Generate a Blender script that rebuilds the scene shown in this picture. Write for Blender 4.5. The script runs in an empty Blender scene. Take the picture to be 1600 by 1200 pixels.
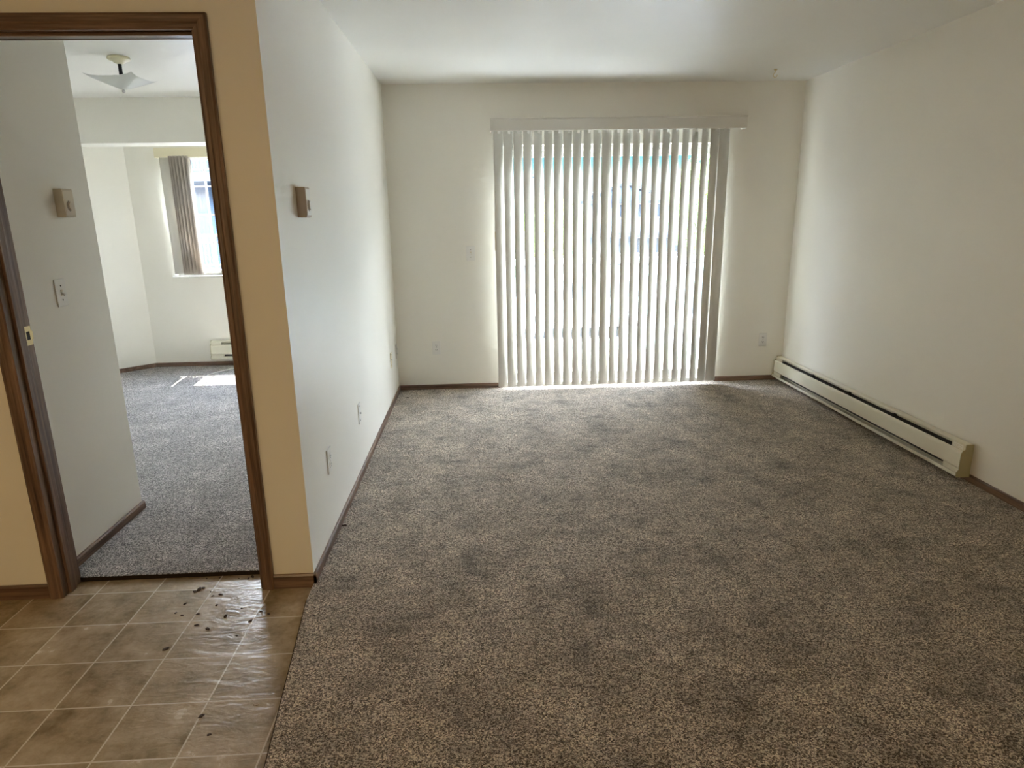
import bpy, bmesh, math, random
from mathutils import Vector, Matrix
random.seed(7)
PI = math.pi
C = bpy.context.scene.collection
sc = bpy.context.scene

# ------------------------------------------------------------------ camera
def axes(p, y, r):
    cy, sy, cp, sp = math.cos(y), math.sin(y), math.cos(p), math.sin(p)
    f = Vector((-sy*cp, cy*cp, sp)); x = Vector((cy, sy, 0)); u = x.cross(f)
    cr, sr = math.cos(r), math.sin(r)
    return cr*x + sr*u, -sr*x + cr*u, f
cd = bpy.data.cameras.new('camera'); cam = bpy.data.objects.new('camera', cd); C.objects.link(cam)
cx, cu, cf = axes(-.2527, -.0466, -.0171)
M4 = Matrix((cx, cu, -cf)).transposed().to_4x4(); M4.translation = Vector((0, 0, 1.452))
cam.matrix_world = M4
cd.sensor_width = 36; cd.lens = 36*1026.6/1600; cd.clip_start = .02; cd.clip_end = 500
sc.camera = cam

# ------------------------------------------------------------------ world, sun, exposure
sc.view_settings.view_transform = 'Standard'; sc.view_settings.look = 'None'
sc.view_settings.gamma = 1; sc.view_settings.use_curve_mapping = False
sc.view_settings.exposure = 2.36
SUN, SKY, FILL = 13.5, .8, 8.3
w = bpy.data.worlds.new('world'); sc.world = w; w.use_nodes = True
nt = w.node_tree; nt.nodes.clear()
out = nt.nodes.new('ShaderNodeOutputWorld'); bg = nt.nodes.new('ShaderNodeBackground')
tc = nt.nodes.new('ShaderNodeTexCoord'); sp = nt.nodes.new('ShaderNodeSeparateXYZ')
rp = nt.nodes.new('ShaderNodeValToRGB'); e = rp.color_ramp.elements
e[0].position = 0; e[0].color = (.30, .33, .35, 1); e[1].position = 1; e[1].color = (.50, .60, .80, 1)
for p_, c_ in ((.03, (.34, .38, .40, 1)), (.062, (.30, .35, .37, 1)), (.084, (.10, .235, .265, 1)), (.14, (.12, .26, .32, 1)), (.32, (.68, .71, .79, 1))):
    q = e.new(p_); q.color = c_
nz = nt.nodes.new('ShaderNodeTexNoise'); nz.inputs['Scale'].default_value = 5; nz.inputs['Detail'].default_value = 5
ad = nt.nodes.new('ShaderNodeMath'); ad.operation = 'MULTIPLY_ADD'; ad.inputs[1].default_value = .03
nt.links.new(tc.outputs['Generated'], sp.inputs[0]); nt.links.new(tc.outputs['Generated'], nz.inputs['Vector'])
nt.links.new(nz.outputs[0], ad.inputs[0]); nt.links.new(sp.outputs['Z'], ad.inputs[2])
nt.links.new(ad.outputs[0], rp.inputs[0]); nt.links.new(rp.outputs[0], bg.inputs[0])
mr = nt.nodes.new('ShaderNodeMapRange'); nt.links.new(sp.outputs['Z'], mr.inputs[0])
for i_, v_ in ((1, .12), (2, .30), (3, SKY), (4, SKY*14)): mr.inputs[i_].default_value = v_
nt.links.new(mr.outputs[0], bg.inputs[1]); nt.links.new(bg.outputs[0], out.inputs[0])
sd = bpy.data.lights.new('sun', 'SUN'); so = bpy.data.objects.new('sun', sd); C.objects.link(so)
sd.energy = SUN; sd.angle = .01; sd.color = (1, .975, .94)
so.rotation_euler = Vector((.12, -1, -2.05)).to_track_quat('-Z', 'Y').to_euler(); so.location = (0, 30, 40)
try:
    sc.cycles.diffuse_bounces = 7; sc.cycles.max_bounces = 16; sc.cycles.transparent_max_bounces = 24
    sc.cycles.sample_clamp_indirect = 12; sc.cycles.caustics_refractive = False; sc.cycles.caustics_reflective = False
except Exception: pass

# ------------------------------------------------------------------ measures
H, XL, XR, YF, YD = 2.44, -.7135, 2.6385, 5.523, 2.4575
TH = .115; YB = YD+TH; YBAY = 6.74; XBL, XBR = -4.0, XL-TH; TZ = -.02
YBACK, XHALL = -2.6, -3.1

# ------------------------------------------------------------------ materials
def mat(name, col=(.8, .8, .8), rough=.5, spec=.5, metal=0):
    m = bpy.data.materials.new(name); m.use_nodes = True
    b = m.node_tree.nodes['Principled BSDF']
    b.inputs['Base Color'].default_value = (*col, 1); b.inputs['Roughness'].default_value = rough
    b.inputs['Specular IOR Level'].default_value = spec; b.inputs['Metallic'].default_value = metal
    return m
def N(m, typ, **kw):
    n = m.node_tree.nodes.new('ShaderNode'+typ)
    for k, v in kw.items():
        if k in n.inputs: n.inputs[k].default_value = v
        else: setattr(n, k, v)
    return n
def L(m, a, b): m.node_tree.links.new(a, b)
def math_(m, op, a, b=None, c=None):
    n = N(m, 'Math', operation=op)
    for i, v in enumerate((a, b, c)):
        if v is None: continue
        if isinstance(v, (int, float)): n.inputs[i].default_value = v
        else: L(m, v, n.inputs[i])
    return n.outputs[0]
def ramp(m, fac, stops):
    r = N(m, 'ValToRGB'); e = r.color_ramp.elements
    e[0].position, e[0].color = stops[0][0], (*stops[0][1], 1)
    e[1].position, e[1].color = stops[-1][0], (*stops[-1][1], 1)
    for p, c in stops[1:-1]: q = e.new(p); q.color = (*c, 1)
    L(m, fac, r.inputs[0]); return r.outputs[0]
def bump(m, h, strength, dist):
    b = N(m, 'Bump', Strength=strength, Distance=dist); L(m, h, b.inputs['Height'])
    L(m, b.outputs[0], m.node_tree.nodes['Principled BSDF'].inputs['Normal'])
def coords(m, scale=(1, 1, 1)):
    t = N(m, 'TexCoord'); mp = N(m, 'Mapping'); mp.inputs['Scale'].default_value = scale
    L(m, t.outputs['Object'], mp.inputs[0]); return mp.outputs[0]
def noise(m, v, s, d=4, r=.55):
    n = N(m, 'TexNoise', Scale=s, Detail=d, Roughness=r); L(m, v, n.inputs['Vector']); return n.outputs[0]
def bc(m): return m.node_tree.nodes['Principled BSDF'].inputs['Base Color']

def painted(name, col, rough=.5, bs=.12, scale=160):
    m = mat(name, col, rough, .4); v = coords(m)
    n = noise(m, v, 1.3, 3); L(m, ramp(m, n, [(.3, tuple(c*.965 for c in col)), (.7, col)]), bc(m))
    bump(m, noise(m, v, scale, 3), bs, .002); return m
M_WALL = painted('cream_wall_paint', (.87, .85, .775), .42)
M_CEIL = painted('ceiling_paint', (.84, .835, .79), .4, .16, 110)
M_TRIMW = mat('white_trim_paint', (.82, .81, .76), .35)

def wood(name, axis):
    m = mat(name, (.2, .08, .04), .3, .6)
    s = [26, 26, 26]; s[axis] = 1.2
    v = coords(m, s); n = noise(m, v, 1.6, 6, .62)
    s2 = [150, 150, 150]; s2[axis] = 4
    g = noise(m, coords(m, s2), 1.0, 3, .6)
    x = math_(m, 'MULTIPLY_ADD', g, .35, math_(m, 'MULTIPLY', n, .75))
    L(m, ramp(m, x, [(.36, (.042, .022, .014)), (.5, (.115, .065, .041)), (.62, (.205, .122, .078)), (.75, (.30, .19, .125))]), bc(m))
    bump(m, g, .25, .001); return m
WX, WY, WZ = wood('stained_oak_x', 0), wood('stained_oak_y', 1), wood('stained_oak_z', 2)

def carpet(name, dark, mid, light, wear):
    m = mat(name, mid, 1, .05); v = coords(m)
    vo = N(m, 'TexVoronoi', Scale=270.0); L(m, v, vo.inputs['Vector'])
    rnd = N(m, 'SeparateColor'); L(m, vo.outputs['Color'], rnd.inputs[0])
    n1 = noise(m, v, 420, 2, .6); n2 = noise(m, v, 85, 3, .6)
    x = math_(m, 'ADD', math_(m, 'MULTIPLY', rnd.outputs[0], .42), math_(m, 'ADD', math_(m, 'MULTIPLY', n1, .45), math_(m, 'MULTIPLY', n2, .28)))
    col = ramp(m, x, [(.39, dark), (.56, mid), (.75, light)])
    nA = noise(m, coords(m, (1, .8, 1)), 4.2, 8, .68); nB = noise(m, coords(m, (1.0, 2.2, 1)), 9, 5, .6)
    wv = ramp(m, math_(m, 'ADD', math_(m, 'MULTIPLY', nA, .65), math_(m, 'MULTIPLY', nB, .35)),
              [(.385, (wear*.8,)*3), (.44, (wear*1.2,)*3), (.49, (.90,)*3), (.54, (1.04,)*3), (.62, (1.24,)*3)])
    mx = N(m, 'Mix', data_type='RGBA', blend_type='MULTIPLY'); mx.inputs[0].default_value = 1
    L(m, col, mx.inputs[6]); L(m, wv, mx.inputs[7]); L(m, mx.outputs[2], bc(m))
    h = math_(m, 'ADD', math_(m, 'MULTIPLY', vo.outputs['Distance'], -1.0), math_(m, 'ADD', n1, n2))
    bump(m, h, .9, .006)
    b = m.node_tree.nodes['Principled BSDF']; b.inputs['Sheen Weight'].default_value = .25; b.inputs['Sheen Roughness'].default_value = .6
    return m
M_CARP = carpet('taupe_cut_pile', (.038, .022, .012), (.35, .272, .198), (.98, .87, .72), .62)
M_CARP2 = carpet('grey_cut_pile', (.04, .034, .032), (.225, .205, .195), (.84, .79, .74), .75)

def tile_mat():
    m = mat('vinyl_tile', (.3, .24, .17), .3, .75); v = coords(m)
    s = N(m, 'SeparateXYZ'); L(m, v, s.inputs[0])
    u = math_(m, 'DIVIDE', math_(m, 'ADD', s.outputs[0], .893+.2355*40), .2355)
    t = math_(m, 'DIVIDE', math_(m, 'ADD', s.outputs[1], -2.025+.2215*60), .2215)
    def line(a, wd):
        f = math_(m, 'FRACT', a); g = math_(m, 'MINIMUM', f, math_(m, 'SUBTRACT', 1.0, f))
        return math_(m, 'LESS_THAN', g, wd)
    gr = math_(m, 'MAXIMUM', line(u, .0115), line(t, .0115))
    cell = N(m, 'CombineXYZ'); L(m, math_(m, 'FLOOR', u), cell.inputs[0]); L(m, math_(m, 'FLOOR', t), cell.inputs[1])
    wn = N(m, 'TexWhiteNoise'); L(m, cell.outputs[0], wn.inputs['Vector'])
    off = N(m, 'VectorMath', operation='MULTIPLY_ADD'); L(m, wn.outputs['Color'], off.inputs[0]); off.inputs[1].default_value = (9, 9, 9); L(m, v, off.inputs[2])
    n1 = noise(m, off.outputs[0], 8, 6, .6); n2 = noise(m, off.outputs[0], 60, 5, .6)
    x = math_(m, 'ADD', math_(m, 'MULTIPLY', n1, .8), math_(m, 'ADD', math_(m, 'MULTIPLY', n2, .2), math_(m, 'MULTIPLY', wn.outputs['Value'], .05)))
    col = ramp(m, x, [(.34, (.18, .13, .07)), (.5, (.32, .245, .15)), (.62, (.42, .33, .22)), (.76, (.52, .42, .30))])
    mx = N(m, 'Mix', data_type='RGBA'); L(m, gr, mx.inputs[0]); L(m, col, mx.inputs[6]); mx.inputs[7].default_value = (.60, .52, .40, 1)
    L(m, mx.outputs[2], bc(m))
    ms = N(m, 'TexNoise', Scale=11.0, Detail=6.0, Roughness=.55, Distortion=1.2); mpp = coords(m, (.8, 2.2, 1)); L(m, mpp, ms.inputs['Vector'])
    h = math_(m, 'SUBTRACT', math_(m, 'ADD', math_(m, 'MULTIPLY', ms.outputs[0], 1.0), math_(m, 'MULTIPLY', n2, .15)), math_(m, 'MULTIPLY', gr, .12))
    bump(m, h, .28, .010)
    L(m, ramp(m, n1, [(.3, (.17,)*3), (.7, (.28,)*3)]), m.node_tree.nodes['Principled BSDF'].inputs['Roughness'])
    return m
M_TILE = tile_mat()

def translucent(name, col, f, rough=.5):
    m = mat(name, col, rough, .3); nt = m.node_tree; b = nt.nodes['Principled BSDF']; o = nt.nodes['Material Output']
    t = N(m, 'BsdfTranslucent'); t.inputs[0].default_value = (*col, 1); mx = N(m, 'MixShader'); mx.inputs[0].default_value = f
    L(m, b.outputs[0], mx.inputs[1]); L(m, t.outputs[0], mx.inputs[2]); L(m, mx.outputs[0], o.inputs[0]); return m
M_VANE = translucent('vane_vinyl', (.72, .70, .64), .03)
M_VANE2 = translucent('tan_vane_vinyl', (.50, .45, .39), .12)
M_SHADE = translucent('frosted_glass', (.85, .86, .84), .45, .25)
def glass(name, tint=(.97, .985, .98), refl=.06):
    m = mat(name); nt = m.node_tree; o = nt.nodes['Material Output']; nt.nodes.remove(nt.nodes['Principled BSDF'])
    a = N(m, 'BsdfTransparent'); a.inputs[0].default_value = (*tint, 1); g = N(m, 'BsdfGlossy'); g.inputs['Roughness'].default_value = .02
    mx = N(m, 'MixShader'); mx.inputs[0].default_value = refl
    L(m, a.outputs[0], mx.inputs[1]); L(m, g.outputs[0], mx.inputs[2]); L(m, mx.outputs[0], o.inputs[0]); return m
M_GLASS = glass('window_glass'); M_RGLASS = glass('railing_glass', (.90, .96, .95), .05)
M_VINYL = mat('white_vinyl', (.80, .79, .74), .35); M_PLATE = mat('white_plastic', (.80, .79, .75), .3); M_IVORY = mat('ivory_plastic', (.78, .70, .50), .35)
M_BEIGE = mat('beige_plastic', (.66, .58, .44), .4); M_PUTTY_SHADE = mat('shaded_putty_plastic', (.50, .42, .34), .45); M_SLOT = mat('dark_slot', (.02, .02, .02), .6); M_SCREW = mat('screw_metal', (.5, .5, .48), .35, .5, 1)  # putty tone has the shade on the living room thermostat's side painted in
M_HEAT = mat('cream_enamel', (.74, .71, .58), .32); M_HEATD = mat('olive_enamel', (.42, .38, .22), .4); M_FIN = mat('dark_fins', (.035, .034, .032), .6, .4)
M_LBL = mat('label_paper', (.85, .83, .76), .5); M_BRASS = mat('brass_plate', (.72, .60, .34), .3, .5, 1); M_BLACK = mat('black_metal', (.02, .02, .025), .35)
M_WHITE = mat('white_metal', (.85, .86, .87), .35); M_CREAM = mat('cream_canopy', (.78, .72, .52), .35)
M_DEB = mat('dark_crumb', (.045, .03, .02), .9); M_DEBL = mat('tan_crumb', (.30, .22, .13), .9)

# ------------------------------------------------------------------ builders
def bx(bm, x0, x1, y0, y1, z0, z1, bev=0):
    r = bmesh.ops.create_cube(bm, size=1)
    vs = r['verts']
    for v in vs:
        v.co = Vector(((x0+x1)/2+v.co.x*(x1-x0), (y0+y1)/2+v.co.y*(y1-y0), (z0+z1)/2+v.co.z*(z1-z0)))
    if bev:
        es = list({e for v in vs for e in v.link_edges})
        bmesh.ops.bevel(bm, geom=es, offset=bev, segments=2, affect='EDGES', profile=.6)
    return bm
def tube(bm, a, b, r, n=16, r2=None):
    a, b = Vector(a), Vector(b); d = b-a
    res = bmesh.ops.create_cone(bm, cap_ends=True, segments=n, radius1=r, radius2=r if r2 is None else r2, depth=d.length)
    mm = Matrix.Translation((a+b)/2) @ d.to_track_quat('Z', 'Y').to_matrix().to_4x4()
    bmesh.ops.transform(bm, matrix=mm, verts=res['verts']); return bm
def prism(bm, prof, axis, a, b):
    """extrude closed 2-D profile along axis (0:x -> prof=(y,z); 1:y -> (x,z); 2:z -> (x,y))"""
    def P(u, v, t): return ((t, u, v), (u, t, v), (u, v, t))[axis]
    A = [bm.verts.new(P(u, v, a)) for u, v in prof]; B = [bm.verts.new(P(u, v, b)) for u, v in prof]
    n = len(prof); bm.faces.new(A); bm.faces.new(B[::-1])
    for i in range(n): bm.faces.new((A[i], B[i], B[(i+1) % n], A[(i+1) % n]))
    return bm
def lathe(bm, prof, cxy=(0, 0), n=40):
    rings = []
    for r, z in prof:
        rings.append([bm.verts.new((cxy[0]+max(r, 1e-4)*math.cos(2*PI*i/n), cxy[1]+max(r, 1e-4)*math.sin(2*PI*i/n), z)) for i in range(n)])
    for k in range(len(rings)-1):
        for i in range(n): bm.faces.new((rings[k][i], rings[k][(i+1) % n], rings[k+1][(i+1) % n], rings[k+1][i]))
    bm.faces.new(rings[0]); bm.faces.new(rings[-1][::-1]); return bm
def obj(name, bm, m, parent=None, smooth=False):
    bmesh.ops.recalc_face_normals(bm, faces=bm.faces)
    me = bpy.data.meshes.new(name); bm.to_mesh(me); bm.free(); me.materials.append(m)
    if smooth:
        for p in me.polygons: p.use_smooth = True
    o = bpy.data.objects.new(name, me); C.objects.link(o)
    if parent is not None:
        o.parent = parent; o.matrix_parent_inverse = Matrix.Identity(4)
    return o
B = bmesh.new
def tag(o, label=None, cat=None, group=None, kind=None):
    if label: o['label'] = label
    if cat: o['category'] = cat
    if group: o['group'] = group
    if kind: o['kind'] = kind
    return o
def thing(name, label, cat, loc=(0, 0, 0), rz=0, group=None, kind=None):
    o = bpy.data.objects.new(name, None); C.objects.link(o); o.location = loc; o.rotation_euler = (0, 0, rz)
    return tag(o, label, cat, group, kind)
def struct(name, bm, m, parent=None, smooth=False, label=None):
    o = obj(name, bm, m, parent, smooth); o['kind'] = 'structure'
    if label: o['label'] = label
    return o
def copy_tree(o, parent=None):
    c = o.copy(); C.objects.link(c); c.parent = parent
    for ch in list(o.children): copy_tree(ch, c)
    return c

# ------------------------------------------------------------------ shell
bm = B(); bx(bm, XHALL, XL+.3, YBACK, YB, -.12, TZ)
struct('floor_tile', bm, M_TILE, label='tan vinyl floor in a square stone tile pattern')
def slab_poly(pts, z0, z1):
    bm = B(); prism(bm, pts, 2, z0, z1); return bm
edge = [(-.19, YBACK), (XR, YBACK), (XR, YF+.02), (XL, YF+.02), (XL, YD+.002), (XL, 2.33), (-.625, 1.518)]
struct('floor_carpet', slab_poly(edge, TZ+.0005, 0), M_CARP, label='mottled taupe cut pile carpet of the living room')
struct('floor_bedroom', slab_poly([(-1.733, YB), (XL-.06, YB), (XL-.06, 6.6), (-.95, YBAY+.02), (-3.33, YBAY+.02), (XBL-.05, 6.1), (XBL-.05, YB)], -.12, 0), M_CARP2, label='grey cut pile carpet of the bedroom')
bm = B(); bx(bm, XHALL-.1, XR+.1, YBACK-.1, YB, H, H+.2); bx(bm, XL-TH, XR+.1, YB, YF+.147, H, H+.2); bx(bm, XBL-.15, XL-TH, YB, YBAY+.15, H, H+.2)
struct('ceiling', bm, M_CEIL, label='off-white ceiling')
# living far wall with sliding door opening
OX0, OX1, OZ = .165, 2.035, 1.985
bm = B(); bx(bm, XL, OX0, YF, YF+.147, -.12, H); bx(bm, OX1, XR+.1, YF, YF+.147, -.12, H); bx(bm, OX0, OX1, YF, YF+.147, OZ, H)
struct('wall_far', bm, M_WALL, label='cream wall around the sliding patio door')
bm = B(); bx(bm, XR, XR+.12, YBACK, YF, -.12, H); struct('wall_right', bm, M_WALL)
bm = B(); bx(bm, XL-TH, XL, YB, YBAY+.15, -.12, H); struct('wall_left', bm, M_WALL, label='cream partition between living room and bedroom')
bm = B(); bx(bm, XHALL, -1.733, YD, YB, -.12, H); bx(bm, -.914, XL, YD, YB, -.12, H); bx(bm, -1.733, -.914, YD, YB, 2.081, H)
struct('wall_doorway', bm, M_WALL, label='wall with the oak framed bedroom doorway')
bm = B(); bx(bm, XHALL-.12, XR+.12, YBACK-.12, YBACK, -.12, H); struct('wall_back', bm, M_WALL)
bm = B(); bx(bm, XHALL-.12, XHALL, YBACK, YB, -.12, H); struct('wall_hall', bm, M_WALL)
# bedroom
bm = B(); bx(bm, XBL, -1.785, YB, 3.25, 0, H); struct('wall_closet', bm, M_WALL, label='closet wall with thermostat and switch in the bedroom')
bm = B(); bx(bm, XBL-.12, XBL, YB, 6.06, -.1, H); struct('wall_bedroom', bm, M_WALL)
bm = B(); bx(bm, XBL, XL-TH, 6.0, 6.28, 2.085, H); struct('trim_1', bm, M_WALL, label='boxed beam across the front of the window bay')
WX0, WX1, WZ0, WZ1 = -3.005, -1.18, .915, 2.06
bm = B(); bx(bm, -3.322, WX0, YBAY, YBAY+.15, -.1, H); bx(bm, WX1, -.95, YBAY, YBAY+.15, -.1, H)
bx(bm, WX0, WX1, YBAY, YBAY+.15, -.1, WZ0); bx(bm, WX0, WX1, YBAY, YBAY+.15, WZ1, H)
struct('wall_bay', bm, M_WALL, label='bay wall under and around the bedroom window')
def angled(name, p, q, t=.12):
    p, q = Vector((*p, 0)), Vector((*q, 0)); d = (q-p).normalized(); n = Vector((-d.y, d.x, 0))*t
    bm = B(); prism(bm, [(v.x, v.y) for v in (p, q, q+n, p+n)], 2, -.1, H); return struct(name, bm, M_WALL)
angled('wall_bay_left', (XBL, 6.06), (-3.322, YBAY)); angled('wall_bay_right', (-.95, YBAY), (XL-TH, 6.62))

# baseboards: 45 mm oak
def board_prof(s, base, bottom, top):     # s: direction off the wall
    return [(base, bottom), (base+s*.011, bottom), (base+s*.011, top-.008), (base+s*.007, top-.001), (base, top)]
def bb_y(name, x, s, y0, y1, z=TZ):
    struct(name, prism(B(), board_prof(s, x, z, .041), 1, y0, y1), WY)
def bb_x(name, y, s, x0, x1, z=0, top=.041):
    struct(name, prism(B(), board_prof(s, y, z, top), 0, x0, x1), WX)
bb_y('baseboard_left', XL, 1, YD-.011, YF); bb_y('baseboard_right', XR, -1, YBACK, YF)
bb_x('baseboard_far', YF, -1, XL+.011, OX0); bb_x('baseboard_far_right', YF, -1, OX1, XR-.011)
bb_x('baseboard_doorway', YD, -1, -.875, XL+.011, TZ); bb_x('baseboard_hall', YD, -1, XHALL, -1.765, TZ)
bb_y('baseboard_closet', -1.785, 1, YB, 3.261); bb_x('baseboard_closet_end', 3.25, 1, XBL, -1.785)
bb_x('baseboard_bay', YBAY, -1, -3.322, -1.5)
p0, p1 = Vector((XBL, 6.06, 0)), Vector((-3.322, YBAY, 0)); dd = (p1-p0).normalized(); nn = Vector((dd.y, -dd.x, 0))*.011
struct('baseboard_bay_left', prism(B(), [(v.x, v.y) for v in (p0, p1, p1+nn, p0+nn)], 2, 0, .041), WX)

M_EDGE_SHADE = mat('carpet_edge_shade', (.03, .022, .018), .95, .1)  # near-black strips paint the shade on the cut carpet edges
bm = B(); bx(bm, -1.716, -.931, YB-.004, YB+.001, TZ, -.003); struct('edge_shade_bedroom', bm, M_EDGE_SHADE, label='dark strip painting the shade on the bedroom carpet edge in the doorway')
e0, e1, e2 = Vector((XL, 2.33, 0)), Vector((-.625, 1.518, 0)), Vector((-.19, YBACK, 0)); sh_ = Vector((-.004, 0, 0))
struct('edge_shade_living', prism(B(), [(v.x, v.y) for v in (e0, e1, e2, e2+sh_, e1+sh_, e0+sh_)], 2, TZ, -.004), M_EDGE_SHADE, label='dark strip painting the shade on the living room carpet edge along the vinyl')
# ------------------------------------------------------------------ door 1 (opening with oak casing)
d1 = thing('door_1', 'dark stained oak door frame without a door leaf', 'door frame', (-1.32, YB, TZ), kind='structure')
def part(name, bm, m, parent, smooth=False, label=None):
    o = obj(name, bm, m, parent, smooth); o.location = -Vector(parent_loc(parent))
    if label: o['label'] = label
    return o
def parent_loc(p):
    v = Vector((0, 0, 0))
    while p is not None: v += Vector(p.location); p = p.parent
    return v
# casing profile across its 50 mm width: (distance from the inner edge, projection)
cas = [(0, 0), (0, .009), (.006, .013), (.018, .013), (.024, .017), (.042, .018), (.050, .014), (.050, 0)]
def casing_v(x_in, s, y, ys, z1):
    return prism(B(), [(x_in+s*a, y+ys*b) for a, b in cas], 2, TZ, z1)
IL, IR, IT = -1.715, -.925, 2.062
def mitred(y, ys):
    """casing legs and head with mitred corners"""
    legs = []
    for xi, s in ((IL, -1), (IR, 1)):
        bm = casing_v(xi, s, y, ys, IT)
        for v in bm.verts:
            if v.co.z > 1: v.co.z = IT + abs(v.co.x-xi)
        legs.append(bm)
    bm = B(); A = [bm.verts.new((IL-a, y+ys*b, IT+a)) for a, b in cas]; Bv = [bm.verts.new((IR+a, y+ys*b, IT+a)) for a, b in cas]
    n = len(cas); bm.faces.new(A); bm.faces.new(Bv[::-1])
    for i in range(n): bm.faces.new((A[i], Bv[i], Bv[(i+1) % n], A[(i+1) % n]))
    return legs, bm
for y, ys in ((YD, -1), (YB, 1)):
    legs, head = mitred(y, ys)
    if ys == 1:
        for b_ in legs: b_.free()
        part('head_casing', head, WX, d1)
        part('side_casing', casing_v(IR, 1, y, ys, IT), WZ, d1)
    else:
        for b_ in legs: part('side_casing', b_, WZ, d1)
        part('head_casing', head, WX, d1)
bm = B(); bx(bm, -1.733, -1.716, YD, YB, TZ, 2.081); jl = part('jamb', bm, WZ, d1)
bm = B(); bx(bm, -.931, -.914, YD, YB, TZ, 2.081); part('jamb', bm, WZ, d1)
bm = B(); bx(bm, -1.716, -.931, YD, YB, 2.064, 2.081); part('head_jamb', bm, WX, d1)
bm = B(); bx(bm, -1.716, -1.705, YD+.028, YD+.065, TZ, 2.064, .002); part('door_stop', bm, WZ, d1)
bm = B(); bx(bm, -.942, -.931, YD+.028, YD+.065, TZ, 2.064, .002); part('door_stop', bm, WZ, d1)
bm = B(); bx(bm, -1.705, -.942, YD+.028, YD+.065, 2.053, 2.064, .002); part('door_stop', bm, WX, d1)
bm = B()
for z0, z1 in ((1.0, 1.020), (1.052, 1.072)): bx(bm, -1.7165, -1.7145, YB-.042, YB-.004, z0, z1)
bx(bm, -1.7165, -1.7145, YB-.042, YB-.032, 1.02, 1.052); bx(bm, -1.7165, -1.7145, YB-.012, YB+.004, 1.02, 1.052)
sp_ = obj('strike_plate', bm, M_BRASS, jl); sp_['label'] = 'brass strike plate'
bm = B(); bx(bm, -1.7163, -1.7155, YB-.032, YB-.012, 1.02, 1.052); obj('latch_hole', bm, M_SLOT, jl)

# ------------------------------------------------------------------ door 2 (sliding glass door)
d2 = thing('door_2', 'white vinyl sliding glass patio door', 'patio door', (1.1, YF+.147, 0), kind='structure')
FY0, FY1 = YF+.075, YF+.145
bm = B(); bx(bm, OX0, OX0+.045, FY0, FY1, 0, OZ, .003); bx(bm, OX1-.045, OX1, FY0, FY1, 0, OZ, .003)
bx(bm, OX0+.045, OX1-.045, FY0, FY1, OZ-.035, OZ, .003); part('door_frame', bm, M_VINYL, d2)
bm = B(); bx(bm, OX0, OX1, YF+.02, FY1, -.02, .030, .003); part('sill', bm, M_VINYL, d2)
MX = 1.075
def sash(x0, x1, y, w0, w1):
    bm = B(); y0, y1 = y-.014, y+.014
    bx(bm, x0, x0+w0, y0, y1, .03, OZ-.035, .003); bx(bm, x1-w1, x1, y0, y1, .03, OZ-.035, .003)
    bx(bm, x0+w0, x1-w1, y0, y1, .03, .095, .003); bx(bm, x0+w0, x1-w1, y0, y1, OZ-.085, OZ-.035, .003)
    return bm
for nm, x0, x1, y in (('fixed_panel', OX0+.045, MX+.03, FY1-.02), ('sliding_panel', MX-.03, OX1-.045, FY0+.02)):
    s_ = part(nm, sash(x0, x1, y, .03 if nm[0] == 'f' else .06, .06 if nm[0] == 'f' else .03), M_VINYL, d2)
    bm = B(); bx(bm, x0+.03, x1-.03, y-.002, y+.002, .09, OZ-.08); g = obj('glass', bm, M_GLASS, s_)
    if nm[0] == 's':
        bm = B(); bx(bm, MX-.022, MX+.0, y-.034, y-.014, .97, 1.075, .004); bx(bm, MX-.018, MX-.006, y-.052, y-.034, .985, 1.06, .004)
        k = obj('handle', bm, M_BLACK, s_); k['label'] = 'black latch handle'
        bm = B(); bx(bm, MX-.012, MX+.004, y-.024, y-.014, .085, .105, .003); obj('foot_lock', bm, M_BLACK, s_)

# ------------------------------------------------------------------ vertical blind on patio door
VB = thing('vertical_blind', 'cream vertical blind with slim valance over the patio door', 'blind', (1.1, YF, 0))
VY = 5.448
bm = B()
bx(bm, .118, 2.135, 5.392, 5.404, 2.078, 2.166, .003)        # valance front
bx(bm, .118, .126, 5.404, YF-.001, 2.078, 2.166, .002); bx(bm, 2.127, 2.135, 5.404, YF-.001, 2.078, 2.166, .002)
bx(bm, .118, 2.135, 5.388, 5.410, 2.160, 2.170, .003)
bx(bm, .126, 2.127, 5.404, YF-.001, 2.158, 2.165); part('valance', bm, M_VANE, VB)
bm = B(); bx(bm, .13, 2.12, VY-.022, VY+.022, 2.115, 2.15, .003); part('headrail', bm, M_VINYL, VB)
def vane_mesh(width, h, sag=.011, t=.0009, n=10):
    bm = B(); f = []; k = []
    for i in range(n+1):
        u = -width/2+width*i/n; v = -sag*(1-(2*u/width)**2)
        f.append((u, v)); k.append((u, v+t))
    prism(bm, f+k[::-1], 2, 0, h); return bm
me0 = None
for i in range(24):
    x = .178+.0782*i
    ang = math.radians(37.5+random.uniform(-3, 3))
    if i == 0: ang = math.radians(28)
    if i == 1: ang = math.radians(33)
    if i == 11: ang = math.radians(21)
    if i == 22: ang = math.radians(22)
    if i == 23: ang = math.radians(8)
    if me0 is None:
        v = obj('vane', vane_mesh(.089, 2.055, .013), M_VANE, VB, True); me0 = v
        bm = B(); bx(bm, -.012, .012, -.015, -.010, 2.035, 2.068, .002); tube(bm, (0, -.011, 2.06), (0, -.004, 2.098), .003, 8); cl = obj('vane_clip', bm, M_VINYL, v); vc = cl
    else:
        v = me0.copy(); C.objects.link(v); v.parent = VB
        c_ = vc.copy(); C.objects.link(c_); c_.parent = v
    v.location = Vector((x, VY, .026))-Vector(VB.location)
    v.rotation_euler = (random.uniform(-.002, .002), random.uniform(-.0022, .0022), ang)
bm = B(); tube(bm, (.143, 5.43, 2.115), (.140, 5.43, 1.32), .0035, 8); wd = part('wand', bm, M_VANE, VB)
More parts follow.
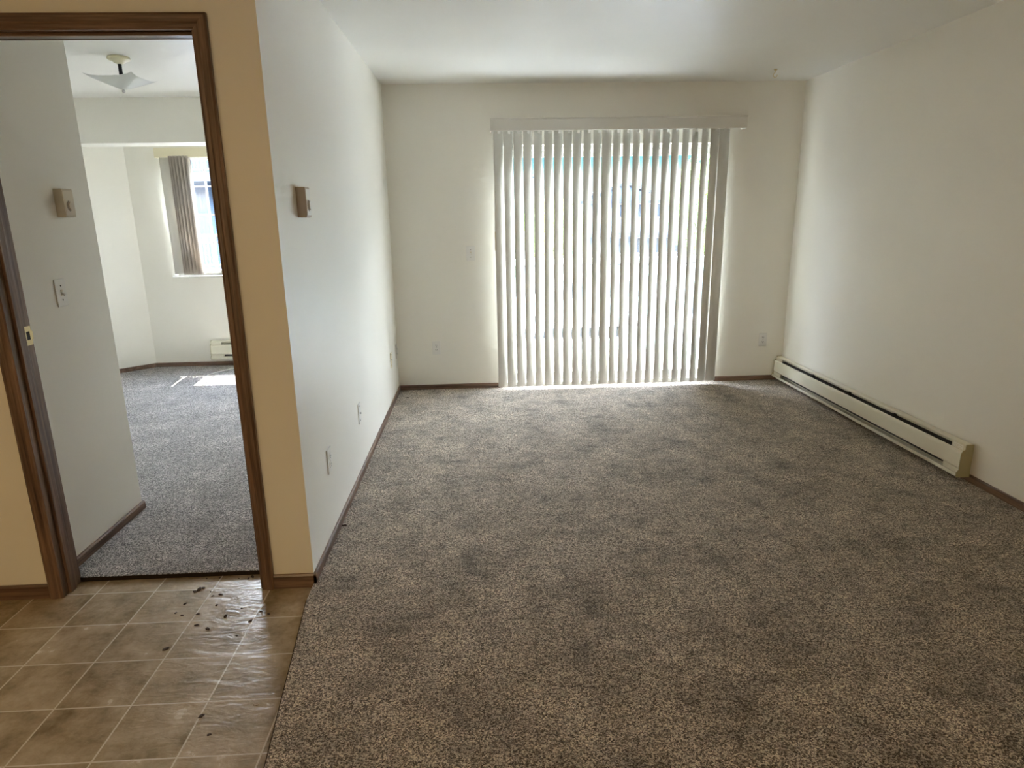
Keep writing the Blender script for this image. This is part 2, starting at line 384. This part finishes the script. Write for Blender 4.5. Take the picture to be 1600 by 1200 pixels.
bm = B(); tube(bm, (.140, 5.43, 1.32), (.140, 5.43, 1.17), .006, 10); gp = obj('grip', bm, M_BEIGE, wd)
# ------------------------------------------------------------------ bedroom window
w1 = thing('window_1', 'white vinyl bay window with colonial grille bars', 'window', ((WX0+WX1)/2, YBAY, WZ0), kind='structure')
bm = B(); bx(bm, WX0-.02, WX1+.02, YBAY-.03, YBAY+.08, WZ0-.022, WZ0, .004); part('window_sill', bm, M_TRIMW, w1)
bm = B(); y0, y1 = YBAY+.075, YBAY+.135
bx(bm, WX0, WX0+.045, y0, y1, WZ0, WZ1, .003); bx(bm, WX1-.045, WX1, y0, y1, WZ0, WZ1, .003); bx(bm, WX0+.045, WX1-.045, y0, y1, WZ0, WZ0+.045, .003); bx(bm, WX0+.045, WX1-.045, y0, y1, WZ1-.045, WZ1, .003)
part('window_frame', bm, M_VINYL, w1)
bm = B()
for k in range(1, 6):
    x = WX0+.045+(WX1-WX0-.09)*k/6+.03; bx(bm, x-.008, x+.008, YBAY+.098, YBAY+.108, WZ0+.045, WZ1-.045)
for k in range(1, 4):
    z = WZ0+.045+(WZ1-WZ0-.07)*k/4; bx(bm, WX0+.045, WX1-.045, YBAY+.099, YBAY+.107, z-.008, z+.008)
part('grille', bm, M_WHITE, w1)
bm = B(); bx(bm, WX0+.04, WX1-.04, YBAY+.110, YBAY+.114, WZ0+.04, WZ1-.04); part('glass', bm, M_GLASS, w1)
# bedroom blind, stacked open
b2 = thing('vertical_blind', 'tan vertical blind drawn to one side of the bedroom window', 'blind', (-2.4, YBAY, WZ0))
bm = B(); bx(bm, WX0-.01, WX1+.02, YBAY-.075, YBAY-.066, 2.022, 2.112, .002); bx(bm, WX0-.01, WX0-.002, YBAY-.066, YBAY-.001, 2.022, 2.112); bx(bm, WX1+.012, WX1+.02, YBAY-.066, YBAY-.001, 2.022, 2.112); bx(bm, WX0-.002, WX1+.012, YBAY-.066, YBAY-.001, 2.1, 2.112)
part('valance', bm, M_CREAM, b2)
bm = B(); bx(bm, WX0, WX1, YBAY-.05, YBAY-.02, 2.06, 2.09); part('headrail', bm, M_VINYL, b2)
va = obj('vane', vane_mesh(.089, 1.10, .012), M_VANE, b2, True); va.location = Vector((-2.945, YBAY-.04, .935))-Vector(b2.location); va.rotation_euler = (0, 0, .12)
va['label'] = 'cream end vane turned flat'
vb = obj('vane', vane_mesh(.089, 1.10, .016), M_VANE2, b2, True); vb.location = Vector((-2.882, YBAY-.045, .935))-Vector(b2.location); vb.rotation_euler = (0, 0, math.radians(88))
for i in range(11):
    c_ = vb.copy(); C.objects.link(c_); c_.parent = b2
    c_.location = Vector((-2.868+.0152*i, YBAY-.05+random.uniform(-.006, .006), .935))-Vector(b2.location); c_.rotation_euler = (0, 0, math.radians(88+(i % 2)*9+random.uniform(-4, 4)))

# ------------------------------------------------------------------ baseboard heaters
def heater(label, length, loc, rz, end_label=True):
    """runs along +x, back against y=0, front towards -y; height .182"""
    t = thing('baseboard_heater', label, 'heater', loc, rz)
    e = .004
    bm = B(); bx(bm, e, length-e, -.006, -.001, 0, .185); obj('back_panel', bm, M_HEAT, t)
    # top hood: flat ledge then short lip
    bm = B(); prism(bm, [(-.006, .185), (-.036, .185), (-.042, .181), (-.042, .175), (-.036, .180), (-.006, .181)], 0, e, length-e); obj('hood', bm, M_HEAT, t)
    # front panel, rolled at top and bottom
    bm = B(); prism(bm, [(-.046, .146), (-.052, .150), (-.060, .144), (-.0625, .132), (-.0635, .062), (-.061, .052), (-.054, .048), (-.054, .052), (-.058, .056), (-.059, .132), (-.052, .143), (-.046, .142)], 0, e, length-e)
    obj('front_panel', bm, M_HEAT, t)
    for q in ((e, .13, -.062, -.050, .014, .050), (length-.13, length-e, -.062, -.050, .014, .050), (e, .105, -.0465, -.038, .146, .179), (length-.105, length-e, -.0465, -.038, .146, .179)):
        bm = B(); bx(bm, *q); obj('wiring_cover', bm, M_HEAT, t)
    bm = B(); prism(bm, [(-.006, .0), (-.066, .0), (-.076, .008), (-.077, .026), (-.073, .026), (-.072, .012), (-.064, .004), (-.006, .004)], 0, e, length-e); obj('bottom_lip', bm, M_HEAT, t)
    bm = B(); bx(bm, .10, length-.10, -.040, -.008, .030, .150)
    obj('heating_element', bm, M_FIN, t)
    for k in range(1, 4):
        x = .12+(length-.24)*k/4; bm = B(); bx(bm, x-.012, x+.012, -.046, -.03, .140, .168); obj('bracket', bm, M_SLOT, t)
    for x0 in (0, length-e):
        bm = B(); prism(bm, [(-.001, -.0), (-.068, -.0), (-.078, .008), (-.079, .028), (-.066, .044), (-.067, .062), (-.066, .134), (-.058, .152), (-.044, .160), (-.044, .187), (-.001, .187)], 0, x0, x0+e)
        c_ = obj('end_cap', bm, M_HEATD, t); c_['label'] = 'olive end cap'
    for x0 in (length-.092,) if end_label else ():
        bm = B(); bx(bm, x0, x0+.075, -.0478, -.0463, .152, .176); obj('label_plate', bm, M_LBL, t)
        bm = B()
        for r in range(3): bx(bm, x0+.006, x0+.006+(.05, .034, .06)[r], -.0483, -.0477, .156+r*.006, .1575+r*.006)
        obj('printing', bm, M_BEIGE, t.children[-1])
    return t
heater('long cream electric baseboard heater along the plain cream wall', 2.31, (XR-.0115, 5.51, .028), -PI/2)
# flip so that the labelled end is the near one
h_ = heater('short cream electric baseboard heater below the bedroom window', 1.0, (-2.735, YBAY-.0115, .075), 0)

# ------------------------------------------------------------------ plates, switches, thermostats. local: wall plane y=0, front -y
def outlet(label, loc, rz):
    t = thing('wall_outlet', label, 'outlet', loc, rz)
    bm = B(); bx(bm, -.035, .035, -.0065, -.0008, -.058, .058, .0025); obj('plate', bm, M_PLATE, t)
    for s in (1, -1):
        bm = B(); zc = s*.0195; r_ = bmesh.ops.create_cone(bm, cap_ends=True, segments=28, radius1=.017, radius2=.017, depth=.004)
        for v in r_['verts']:
            x, y, z = v.co; v.co = Vector((x, -.0075+z, max(-.0135, min(.0135, y))+zc))
        rc = obj('receptacle', bm, M_PLATE, t)
        bm = B(); bx(bm, -.0075, -.0050, -.0102, -.0094, zc-.002, zc+.007); bx(bm, .0050, .0075, -.0102, -.0094, zc-.002, zc+.0065); tube(bm, (0, -.0094, zc-.0075), (0, -.0102, zc-.0075), .0026, 10); obj('slot', bm, M_SLOT, rc)
    bm = B(); tube(bm, (0, -.0060, 0), (0, -.0078, 0), .003, 10); obj('screw', bm, M_SCREW, t)
    return t
def switch(label, loc, rz):
    t = thing('light_switch', label, 'switch', loc, rz)
    bm = B(); bx(bm, -.035, .035, -.0065, -.0008, -.058, .058, .0025); obj('plate', bm, M_PLATE, t)
    bm = B(); bx(bm, -.006, .006, -.0078, -.0060, -.013, .013); obj('bezel', bm, M_BEIGE, t)
    bm = B(); prism(bm, [(-.007, -.006), (-.019, -.013), (-.021, -.008), (-.007, .006)], 0, -.0045, .0045); obj('toggle', bm, M_PLATE, t)
    for z in (-.030, .030):
        bm = B(); tube(bm, (0, -.0060, z), (0, -.0078, z), .0032, 10); obj('screw', bm, M_SLOT, t)
    return t
def socket_plate(label, loc, rz, m):
    t = thing('cable_plate', label, 'wall plate', loc, rz)
    bm = B(); bx(bm, -.035, .035, -.0055, -.0008, -.058, .058, .002); obj('plate', bm, m, t)
    bm = B(); tube(bm, (0, -.005, 0), (0, -.013, 0), .0048, 12); obj('jack', bm, M_SCREW, t)
    for z in (-.042, .042):
        bm = B(); tube(bm, (0, -.0050, z), (0, -.0068, z), .003, 8); obj('screw', bm, M_SLOT, t)
    return t
def thermostat(label, loc, rz, m):
    t = thing('thermostat', label, 'thermostat', loc, rz)
    bm = B(); prism(bm, [(0.0-.0008, -.058), (-.036, -.058), (-.038, -.050), (-.038, .050), (-.036, .058), (-.0008, .058)], 0, -.036, .036)
    obj('housing', bm, m, t)
    bm = B(); bx(bm, -.033, .033, -.0395, -.037, -.050, .052, .001); f_ = obj('face_plate', bm, M_PLATE if m is not M_BEIGE else M_BEIGE, t)
    bm = B(); tube(bm, (.002, -.0385, -.012), (.002, -.047, -.012), .018, 28); k = obj('dial', bm, M_PLATE if m is not M_BEIGE else M_BEIGE, t)
    bm = B()
    for i in range(9):
        a = math.radians(110+i*17.5); u = Vector((math.cos(a), 0, math.sin(a))); c = Vector((.002, -.0397, -.012))
        tube(bm, c+u*.0195, c+u*.0235, .0012, 6)
    obj('dial_scale', bm, M_SLOT, t)
    for zz in (.0575, -.0585):
        bm = B()
        for i in range(8): bx(bm, -.028+i*.0072, -.0245+i*.0072, -.034, -.012, zz, zz+.001)
        obj('vent_grille', bm, M_SLOT, t)
    return t
RL = PI/2   # local -y faces world +x : rotate +90
outlet('white duplex outlet low on the partition wall, closest to the doorway corner', (XL, 2.87, .374), RL)
socket_plate('white blank style plate with one jack, low on the partition between two outlets', (XL, 3.66, .359), RL, M_PLATE)
socket_plate('yellowed ivory cable plate low on the partition near the far corner', (XL, 5.09, .36), RL, M_IVORY)
outlet('white outlet plate tucked almost into the corner by the far wall', (XL, 5.43, .36), RL)
outlet('white duplex outlet low on the far wall below the light switch', (-.381, YF, .364), 0)
switch('white light switch on the far wall beside the vertical blind', (-.065, YF, 1.146), 0)
outlet('white duplex outlet low on the far wall above the end of the long heater', (2.45, YF, .360), 0)
thermostat('white faced wall thermostat with dial high on the living room partition', (XL, 2.77, 1.512), RL, M_PUTTY_SHADE)
thermostat('beige wall thermostat above the light switch inside the bedroom doorway', (-1.785, 3.015, 1.53), RL, M_BEIGE)
switch('white light switch under the beige thermostat inside the bedroom doorway', (-1.785, 2.902, 1.16), RL)
# plant hook in ceiling
hk = thing('ceiling_hook', 'small brass swag hook screwed into the ceiling', 'hook', (2.19, 5.08, H))
bm = B(); lathe(bm, [(.012, -.001), (.013, -.004), (.006, -.010)], n=20); obj('hook_base', bm, M_BRASS, hk, True)
bm = B(); pts = [Vector((0, 0, -.008)), Vector((0, 0, -.022))]+[Vector((.014*math.sin(a)*-1+0, 0, -.040+.016*math.cos(a))) for a in [i*PI/9 for i in range(1, 15)]]
for a, b in zip(pts[:-1], pts[1:]): tube(bm, a, b, .0022, 8)
obj('hook_wire', bm, M_BRASS, hk, True)

# ------------------------------------------------------------------ bedroom ceiling light
FX, FY_ = -2.20, 4.58
cl_ = thing('ceiling_light', 'bedroom ceiling light with folded frosted glass shade on a black stem', 'ceiling light', (FX, FY_, H))
bm = B(); lathe(bm, [(.062, -.0005), (.066, -.012), (.060, -.020), (.040, -.026), (.030, -.036), (.014, -.042)], n=32); obj('canopy', bm, M_CREAM, cl_, True)
bm = B(); tube(bm, (0, 0, -.040), (0, 0, -.150), .011, 16); obj('stem', bm, M_BLACK, cl_, True)
bm = B(); n = 32; S = .145; grid = []
for i in range(n+1):
    row = []
    for j in range(n+1):
        u, v = -1+2*i/n, -1+2*j/n
        edge_ = (abs(u)**5+abs(v)**5)**.2; diag = min(abs(u), abs(v))/max(abs(u), abs(v), 1e-6)
        z = -.192 + .060*edge_**1.12 + .005*edge_**3*diag**2
        k = 1+.03*edge_**3*diag**4
        row.append(bm.verts.new((u*S*k, v*S*k, z)))
    grid.append(row)
fs = [bm.faces.new((grid[i][j], grid[i+1][j], grid[i+1][j+1], grid[i][j+1])) for i in range(n) for j in range(n)]
bmesh.ops.solidify(bm, geom=fs, thickness=.005)
sh = obj('shade', bm, M_SHADE, cl_, True); sh.rotation_euler = (0, 0, math.radians(-4))
bm = B(); lathe(bm, [(.004, -.186), (.010, -.196), (.010, -.202), (.004, -.210)], n=16); obj('finial', bm, M_SCREW, cl_, True)
bm = B(); tube(bm, (0, 0, -.15), (0, 0, -.19), .006, 10); obj('threaded_rod', bm, M_SCREW, cl_)

# ------------------------------------------------------------------ cord and debris
pp = [(-2.64, 6.28, .004), (-2.60, 6.36, .006), (-2.54, 6.46, .006), (-2.47, 6.54, .008), (-2.38, 6.60, .006), (-2.27, 6.63, .006), (-2.15, 6.62, .006)]
bm = B()
def catmull(P, k=6):
    P = [Vector(p) for p in P]; P = [P[0]]+P+[P[-1]]; R_ = []
    for i in range(1, len(P)-2):
        for j in range(k):
            t = j/k; a, b, c, d = P[i-1:i+3]
            R_.append(.5*((2*b)+(-a+c)*t+(2*a-5*b+4*c-d)*t*t+(-a+3*b-3*c+d)*t**3))
    return R_+[P[-2]]
rings = []; cpts = catmull(pp)
for i, p_ in enumerate(cpts):
    d_ = (cpts[min(i+1, len(cpts)-1)]-cpts[max(i-1, 0)]).normalized(); s1 = d_.cross(Vector((0, 0, 1))).normalized(); s2 = s1.cross(d_)
    rings.append([bm.verts.new(p_+(s1*math.cos(a)+s2*math.sin(a))*.0035) for a in [q*PI/4 for q in range(8)]])
for a, b in zip(rings[:-1], rings[1:]):
    for i in range(8): bm.faces.new((a[i], a[(i+1) % 8], b[(i+1) % 8], b[i]))
tag(obj('cord', bm, M_PLATE, None, True), 'thin white cord lying on the bedroom carpet under the short heater', 'cord')

crumbs = [(-1.185,2.466,1.6),(-1.197,2.450,1.3),(-1.172,2.474,1.2),(-1.132,2.445,.6),(-1.083,2.421,1.1),(-1.112,2.413,.6),(-1.200,2.363,.9),(-1.070,2.344,.9),(-1.210,2.304,.7),(-1.177,2.284,.8),(-1.120,2.289,.9),(-1.007,2.265,1.3),(-.963,2.316,.5),(-.881,2.290,.8),(-.845,2.268,.9),(-1.095,2.217,1.0),(-1.044,2.190,1.3),(-.900,2.227,1.1),(-.920,2.140,.7),(-1.145,2.079,1.4),(-.888,1.740,1.2),(-.835,1.662,.8),(-.997,2.55,1.3),(-1.01,2.536,.9),(-1.188,2.55,.7),(-1.135,2.553,.7),(-1.05,2.54,.6)]
def crumb_mesh(seed):
    rr = random.Random(seed); bm = B(); bmesh.ops.create_icosphere(bm, subdivisions=2, radius=1)
    for v in bm.verts:
        k = rr.uniform(.6, 1.25); v.co = Vector((v.co.x*.0085*k, v.co.y*.0050*k, max(v.co.z*.0030*k, -.0012)+.0012))
    me = bpy.data.meshes.new('dirt_crumb'); bm.to_mesh(me); bm.free(); me.materials.append(M_DEB); return me
cm = [crumb_mesh(k) for k in range(5)]
for i, (x, y, k) in enumerate(crumbs):
    o = bpy.data.objects.new('dirt_crumb', cm[i % 5]); C.objects.link(o); o.location = (x, y, TZ+.0002); o.scale = (k, k, k); o.rotation_euler = (0, 0, random.uniform(0, 6))
    lab, grp = 'small dark crumb of dirt scattered on the tan vinyl tiles below the bedroom doorway', 'dark crumbs scattered on the vinyl tiles'
    if i < 3: lab, grp = 'dark crumb in the small clump of three on the upper vinyl tiles', 'clump of three dark crumbs'
    elif i == 19: lab, grp = 'large dark crumb on the vinyl, farthest from the carpet of the bigger ones', None
    elif i == 20: lab, grp = 'dark crumb on a grout crossing well below the main scatter', None
    elif i == 21: lab, grp = 'lowest small dark crumb on the vinyl tiles', None
    elif y > 2.53: lab, grp = 'small dark crumb lying right against the shaded bedroom carpet edge', 'crumbs along the bedroom carpet edge'
    tag(o, lab, 'crumb', grp)
for lab, (x, y, z), k in (('lone dark crumb on the carpet against the partition baseboard', (-.690, 2.958, .001), 1.5), ('dark speck on the carpet in the corner below the cable plates', (-.618, 5.253, .001), 1.2), ('dark speck on the carpet in front of the patio door', (1.575, 5.30, .001), 1.2)):
    o = bpy.data.objects.new('lint_speck', cm[0]); C.objects.link(o); o.location = (x, y, z); o.scale = (k,)*3; tag(o, lab, 'crumb')
ch = thing('tile_chip', 'pale tan worn chip in the vinyl near the carpet edge', 'chip', (-.735, 1.779, TZ))
me = cm[2].copy(); me.materials.clear(); me.materials.append(M_DEBL); o = bpy.data.objects.new('chip', me); C.objects.link(o); o.parent = ch; o.scale = (1.3, 1.3, .6)

# ------------------------------------------------------------------ unseen warm fill lamp added behind the viewer
kl = thing('fill_light', 'unseen round ceiling light with a warm frosted bowl, added as fill', 'ceiling light', (-1.6, -1.9, H))
bm = B(); lathe(bm, [(.17, -.0005), (.175, -.02), (.165, -.025)], n=40); obj('light_base', bm, M_WHITE, kl, True)
me_ = mat('warm_bowl', (.9, .85, .7), .3); b_ = me_.node_tree.nodes['Principled BSDF']; b_.inputs['Emission Color'].default_value = (1, .74, .42, 1); b_.inputs['Emission Strength'].default_value = 1.2
bm = B(); lathe(bm, [(.155, -.025), (.150, -.055), (.12, -.085), (.07, -.102), (.01, -.108)], n=40); obj('bowl', bm, me_, kl, True)
ld = bpy.data.lights.new('fill_bulb', 'AREA'); ld.shape = 'DISK'; ld.size = .3; ld.energy = FILL; ld.color = (1, .70, .37)
lo = bpy.data.objects.new('fill_bulb', ld); C.objects.link(lo); lo.parent = kl; lo.location = (0, 0, -.115)

# ------------------------------------------------------------------ outside: deck, railing, overhang
def paver_mat():
    m = mat('concrete_paver', (.6, .58, .54), .8, .2); v = coords(m)
    b = N(m, 'TexBrick', Scale=1.0, offset=.0); b.inputs['Color1'].default_value = (.44, .45, .46, 1); b.inputs['Color2'].default_value = (.50, .51, .52, 1); b.inputs['Mortar'].default_value = (.18, .17, .16, 1)
    b.inputs['Mortar Size'].default_value = .012; b.inputs['Brick Width'].default_value = .3; b.inputs['Row Height'].default_value = .3; L(m, v, b.inputs['Vector']); L(m, b.outputs[0], bc(m)); return m
M_PAVE = paver_mat()
M_STUC = painted('pale_stucco', (.62, .63, .62), .8, .3, 60)
bm = B(); bx(bm, XL, 5.2, YF+.147, 7.80, -.32, -.02); struct('ground_patio', bm, M_PAVE, label='pale concrete paver patio outside the sliding door')
bm = B(); bx(bm, XL-.1, 5.2, YF+.147, 6.87, 2.64, 2.86); struct('added_overhang', bm, M_STUC, label='unseen overhang above the patio, added to keep sun off the door')  # added unseen slab, depth set to keep sun off the glass
asph = mat('asphalt', (.06, .06, .065), .9, .2); v_ = coords(asph); L(asph, ramp(asph, noise(asph, v_, 3, 6), [(.3, (.045, .045, .05)), (.7, (.085, .085, .09))]), bc(asph))
bm = B(); bx(bm, -60, 90, 6.9, 140, -2.4, -2.1); struct('ground_parking', bm, asph, label='grey asphalt parking lot')
rl = thing('glass_railing', 'white metal patio railing with clear glass panels', 'railing', (2.2, 7.74, -.02))
bm = B(); bx(bm, XL+.01, 5.18, 7.70, 7.755, .875, .945, .006); part('top_rail', bm, M_WHITE, rl)
bm = B(); bx(bm, XL+.01, 5.18, 7.715, 7.745, .135, .170, .004); part('bottom_rail', bm, M_WHITE, rl)
px = [XL+.04+i*1.35 for i in range(5)]
for x in px:
    bm = B(); bx(bm, x-.022, x+.022, 7.708, 7.752, -.02, .876, .003); part('post', bm, M_WHITE, rl)
for a, b in zip(px[:-1], px[1:]):
    bm = B(); bx(bm, a+.03, b-.03, 7.727, 7.733, .165, .882); part('glass_panel', bm, M_RGLASS, rl)
bm = B(); bx(bm, XL+.02, 5.17, 7.722, 7.738, .855, .880); part('gasket', bm, M_FIN, rl)

# vehicles: side profile prisms with wheels and windows; built along +x (front at x=0), centre y=0
CARP = {}
def car(label, prof, Lh, Wd, wheels, wins, loc, col, rz=0, kind='car', wr=.34):
    t = thing(kind, label, 'car' if kind != 'cargo_van' else 'van', loc, rz)
    mb = mat(kind+'_paint', col, .25, .6); mg = mat('tinted_glass', (.02, .025, .035), .08, .7); mt = mat('tyre_rubber', (.02, .02, .02), .8); mr = mat('wheel_metal', (.5, .5, .52), .3, .5, .8)
    bm = B(); n = len(prof); rows = []
    for f, inset in ((-1, .0), (-.92, -.0), (0, 0), (.92, 0), (1, 0)):
        rows.append([bm.verts.new((x, f*Wd/2*(1-.16*max(0, (z-.95))/.8), z)) for x, z in prof])
    for a, b in zip(rows[:-1], rows[1:]):
        for i in range(n): bm.faces.new((a[i], b[i], b[(i+1) % n], a[(i+1) % n]))
    bm.faces.new(rows[0]); bm.faces.new(rows[-1][::-1])
    obj('body', bm, mb, t)
    for s in (-1, 1):
        for wn in wins:
            bm = B(); ys = [s*(Wd/2*(1-.16*max(0, (z-.95))/.8)+.008) for x, z in wn]
            A = [bm.verts.new((x, y, z)) for (x, z), y in zip(wn, ys)]; Bq = [bm.verts.new((x, y-s*.03, z)) for (x, z), y in zip(wn, ys)]
            bm.faces.new(A); bm.faces.new(Bq[::-1])
            for i in range(len(A)): bm.faces.new((A[i], Bq[i], Bq[(i+1) % len(A)], A[(i+1) % len(A)]))
            obj('side_window', bm, mg, t)
        for wx in wheels:
            bm = B(); tube(bm, (wx, s*(Wd/2-.21), wr), (wx, s*(Wd/2+.01), wr), wr, 28); wo = obj('wheel', bm, mt, t)
            bm = B(); tube(bm, (wx, s*(Wd/2+.005), wr), (wx, s*(Wd/2+.022), wr), wr*.62, 20); obj('hubcap', bm, mr, wo)
    bm = B(); bx(bm, .0, .03, -Wd*.42, -Wd*.28, .62, .76); bx(bm, .0, .03, Wd*.28, Wd*.42, .62, .76); obj('headlight', bm, M_WHITE, t)
    return t
suvp = [(.05, .32), (4.55, .32), (4.62, .7), (4.5, 1.1), (4.28, 1.62), (3.9, 1.74), (1.75, 1.72), (1.15, 1.12), (.25, 1.0), (.0, .75)]
suvw = [[(1.42, 1.14), (1.92, 1.62), (2.45, 1.65), (2.45, 1.14)], [(2.53, 1.14), (2.53, 1.65), (3.35, 1.65), (3.42, 1.14)], [(3.50, 1.14), (3.43, 1.64), (3.92, 1.62), (4.2, 1.18)]]
car('white parked car seen through the blind and glass railing', suvp, 4.6, 1.85, (.95, 3.68), suvw, (.72, 19.9, -2.1), (.72, .75, .78), kind='parked_car')
sedp = [(.05, .28), (4.5, .28), (4.58, .75), (4.45, 1.02), (3.85, 1.08), (3.25, 1.45), (1.9, 1.47), (1.25, 1.03), (.2, .88), (.0, .6)]
sedw = [[(1.5, 1.06), (1.98, 1.40), (2.5, 1.41), (2.5, 1.06)], [(2.58, 1.06), (2.58, 1.41), (3.2, 1.38), (3.6, 1.08)]]
car('dark blue sedan parked behind the white car', sedp, 4.6, 1.8, (.9, 3.6), sedw, (1.9, 25.5, -2.1), (.04, .07, .13), kind='parked_car')
car('silver sedan parked toward the townhouse row', sedp, 4.6, 1.8, (.9, 3.6), sedw, (6.9, 29, -2.1), (.4, .43, .46), kind='parked_car')
vanp = [(.02, .35), (5.35, .35), (5.4, 1.6), (5.35, 2.44), (5.1, 2.52), (1.5, 2.52), (1.15, 2.40), (.75, 1.35), (.1, 1.12), (.0, .8)]
vanw = [[(1.0, 1.40), (1.32, 2.15), (1.95, 2.15), (1.95, 1.40)], [(.05+2.1, 2.18), (2.15, 2.36), (3.1, 2.36), (3.1, 2.18)], [(3.25, 2.18), (3.25, 2.36), (4.2, 2.36), (4.2, 2.18)]]
car('tall white cargo van parked close beyond the patio railing', vanp, 5.4, 2.0, (1.0, 4.3), vanw, (3.42-0, 14.9, -2.1), (.80, .81, .82), kind='cargo_van')

# townhouses across the lot
M_SID = painted('white_siding', (.085, .105, .13), .7, .3, 20); M_ROOF = mat('slate_roof', (.03, .04, .06), .8); M_WIN = mat('dark_window', (.012, .02, .035), .15, .6); M_BLUE = painted('pale_blue_siding', (.06, .095, .15), .7)
th = thing('townhouse_row', 'blue grey townhouse row with central gable across the parking lot', 'building', (11, 48, -2.1))
Y0 = 48
bm = B(); bx(bm, 6.7, 17.5, Y0, Y0+9, -2.1, 2.12); part('wall', bm, M_SID, th)
bm = B(); bx(bm, 6.5, 17.7, Y0-.35, Y0+9.3, 2.12, 2.28); part('roof', bm, M_ROOF, th)
bm = B(); prism(bm, [(8.9, 2.28), (12.0, 2.28), (12.0, 2.75), (10.45, 3.3), (8.9, 2.75)], 1, Y0-.2, Y0+5); part('gable', bm, M_BLUE, th)
bm = B(); prism(bm, [(8.6, 2.72), (10.45, 3.38), (12.3, 2.72), (12.3, 2.90), (10.45, 3.58), (8.6, 2.90)], 1, Y0-.5, Y0+5.2); part('gable_roof', bm, M_ROOF, th)
bm = B(); bx(bm, 9.1, 11.9, Y0-.24, Y0-.19, 2.32, 2.6); part('gable_vent', bm, M_ROOF, th)
bm = B(); bx(bm, 6.7, 17.5, Y0-1.1, Y0, -.20, .06); part('balcony_slab', bm, M_ROOF, th)
bm = B(); bx(bm, 6.7, 17.5, Y0-1.12, Y0-1.08, .95, 1.03); part('balcony_rail', bm, M_ROOF, th)
for k in range(8):
    x = 7.0+k*1.33
    for z0, z1 in ((1.1, 2.0), (-1.4, -.35)):
        bm = B(); bx(bm, x, x+.85, Y0-.04, Y0+.02, z0, z1); wo = part('window', bm, M_WIN, th)
        bm = B(); bx(bm, x+.40, x+.45, Y0-.06, Y0-.04, z0, z1); bx(bm, x-.05, x+.9, Y0-.06, Y0-.04, z1, z1+.06); bx(bm, x-.05, x+.9, Y0-.06, Y0-.04, z0-.06, z0); obj('window_trim', bm, M_WHITE, wo)
# neighbouring building seen from bedroom
nb = thing('apartment_building', 'blue apartment block with white balcony railing seen from the bedroom', 'building', (-7.5, 22.3, -2.1))
bm = B(); bx(bm, -14, -4.0, 22.3, 30, -2.1, 6.5); part('wall', bm, M_BLUE, nb)
for zb in (2.57, -.25):
    bm = B(); bx(bm, -13, -4.6, 21.0, 22.3, zb, zb+.25); part('balcony_slab', bm, M_SID, nb)
    bm = B(); bx(bm, -13, -4.6, 21.02, 21.07, zb+1.2, zb+1.27); bx(bm, -13, -4.6, 21.02, 21.07, zb+.32, zb+.36)
    for i in range(76): bx(bm, -13+i*.112, -13+i*.112+.025, 21.03, 21.06, zb+.34, zb+1.22)
    part('balcony_railing', bm, M_WHITE, nb)
for zb in (2.9, .1, -1.9):
    for i in range(4):
        bm = B(); bx(bm, -12.6+i*2.1, -11.1+i*2.1, 22.26, 22.32, zb+.1, zb+2.0); wo = part('window', bm, mat('pale_reflecting_glass', (.10, .18, .26), .1, .5), nb)
        bm = B(); bx(bm, -11.88+i*2.1, -11.82+i*2.1, 22.23, 22.26, zb+.1, zb+2.0); obj('window_bar', bm, M_WHITE, wo)
# trees
def tree(label, loc, h, r, c1, c2, n=2600):
    t = thing('tree', label, 'tree', loc)
    mk = mat('bark', (.12, .09, .06), .9)
    bm = B(); tube(bm, (0, 0, 0), (.1, 0, h*.55), .14, 10, .07)
    for k in range(5):
        a = k*1.26; tube(bm, (.05, 0, h*.35+k*.15), (math.cos(a)*r*.6, math.sin(a)*r*.6, h*.6+k*.12), .05, 6, .02)
    obj('trunk', bm, mk, t)
    ml = translucent('leaf', c1, .4, .6); v = coords(ml); nn_ = noise(ml, v, 1.5, 3)
    L(ml, ramp(ml, nn_, [(.35, c2), (.65, c1)]), bc(ml))
    bm = B(); rr = random.Random(label)
    for k in range(n):
        while True:
            p = Vector((rr.uniform(-1, 1), rr.uniform(-1, 1), rr.uniform(-1, 1)))
            if p.length < 1 and rr.random() < .25+p.length: break
        p = Vector((p.x*r, p.y*r, h*.66+p.z*h*.36))*1; s_ = rr.uniform(.06, .13)
        a = Vector((rr.uniform(-1, 1), rr.uniform(-1, 1), rr.uniform(-1, 1))).normalized(); b = a.orthogonal().normalized()
        bm.faces.new([bm.verts.new(p+a*s_), bm.verts.new(p+b*s_*.6), bm.verts.new(p-a*s_), bm.verts.new(p-b*s_*.6)])
    me = bpy.data.meshes.new('foliage'); bm.to_mesh(me); bm.free(); me.materials.append(ml); o = bpy.data.objects.new('foliage', me); C.objects.link(o); o.parent = t
tree('yellow green tree beyond the parked cars', (3.6, 32, -2.1), 4.2, 1.7, (.30, .42, .07), (.10, .20, .05))
tree('dark green shrubby tree behind the left end of the railing', (.55, 24, -2.1), 2.8, .9, (.08, .16, .08), (.03, .07, .04))
tree('tall light green tree near the end of the townhouse row', (8.7, 26, -2.1), 5.6, 1.3, (.25, .38, .10), (.08, .15, .05))
# lamp post
lp = thing('street_lamp', 'slim grey lamp post in the parking lot', 'street lamp', (2.53, 28, -2.1))
bm = B(); tube(bm, (0, 0, 0), (0, 0, 5.0), .05, 12, .035); obj('pole', bm, mat('grey_metal', (.35, .36, .38), .5), lp)
bm = B(); bx(bm, -.28, .14, -.08, .08, 4.98, 5.08, .02); obj('lamp_head', bm, M_ROOF, lp)
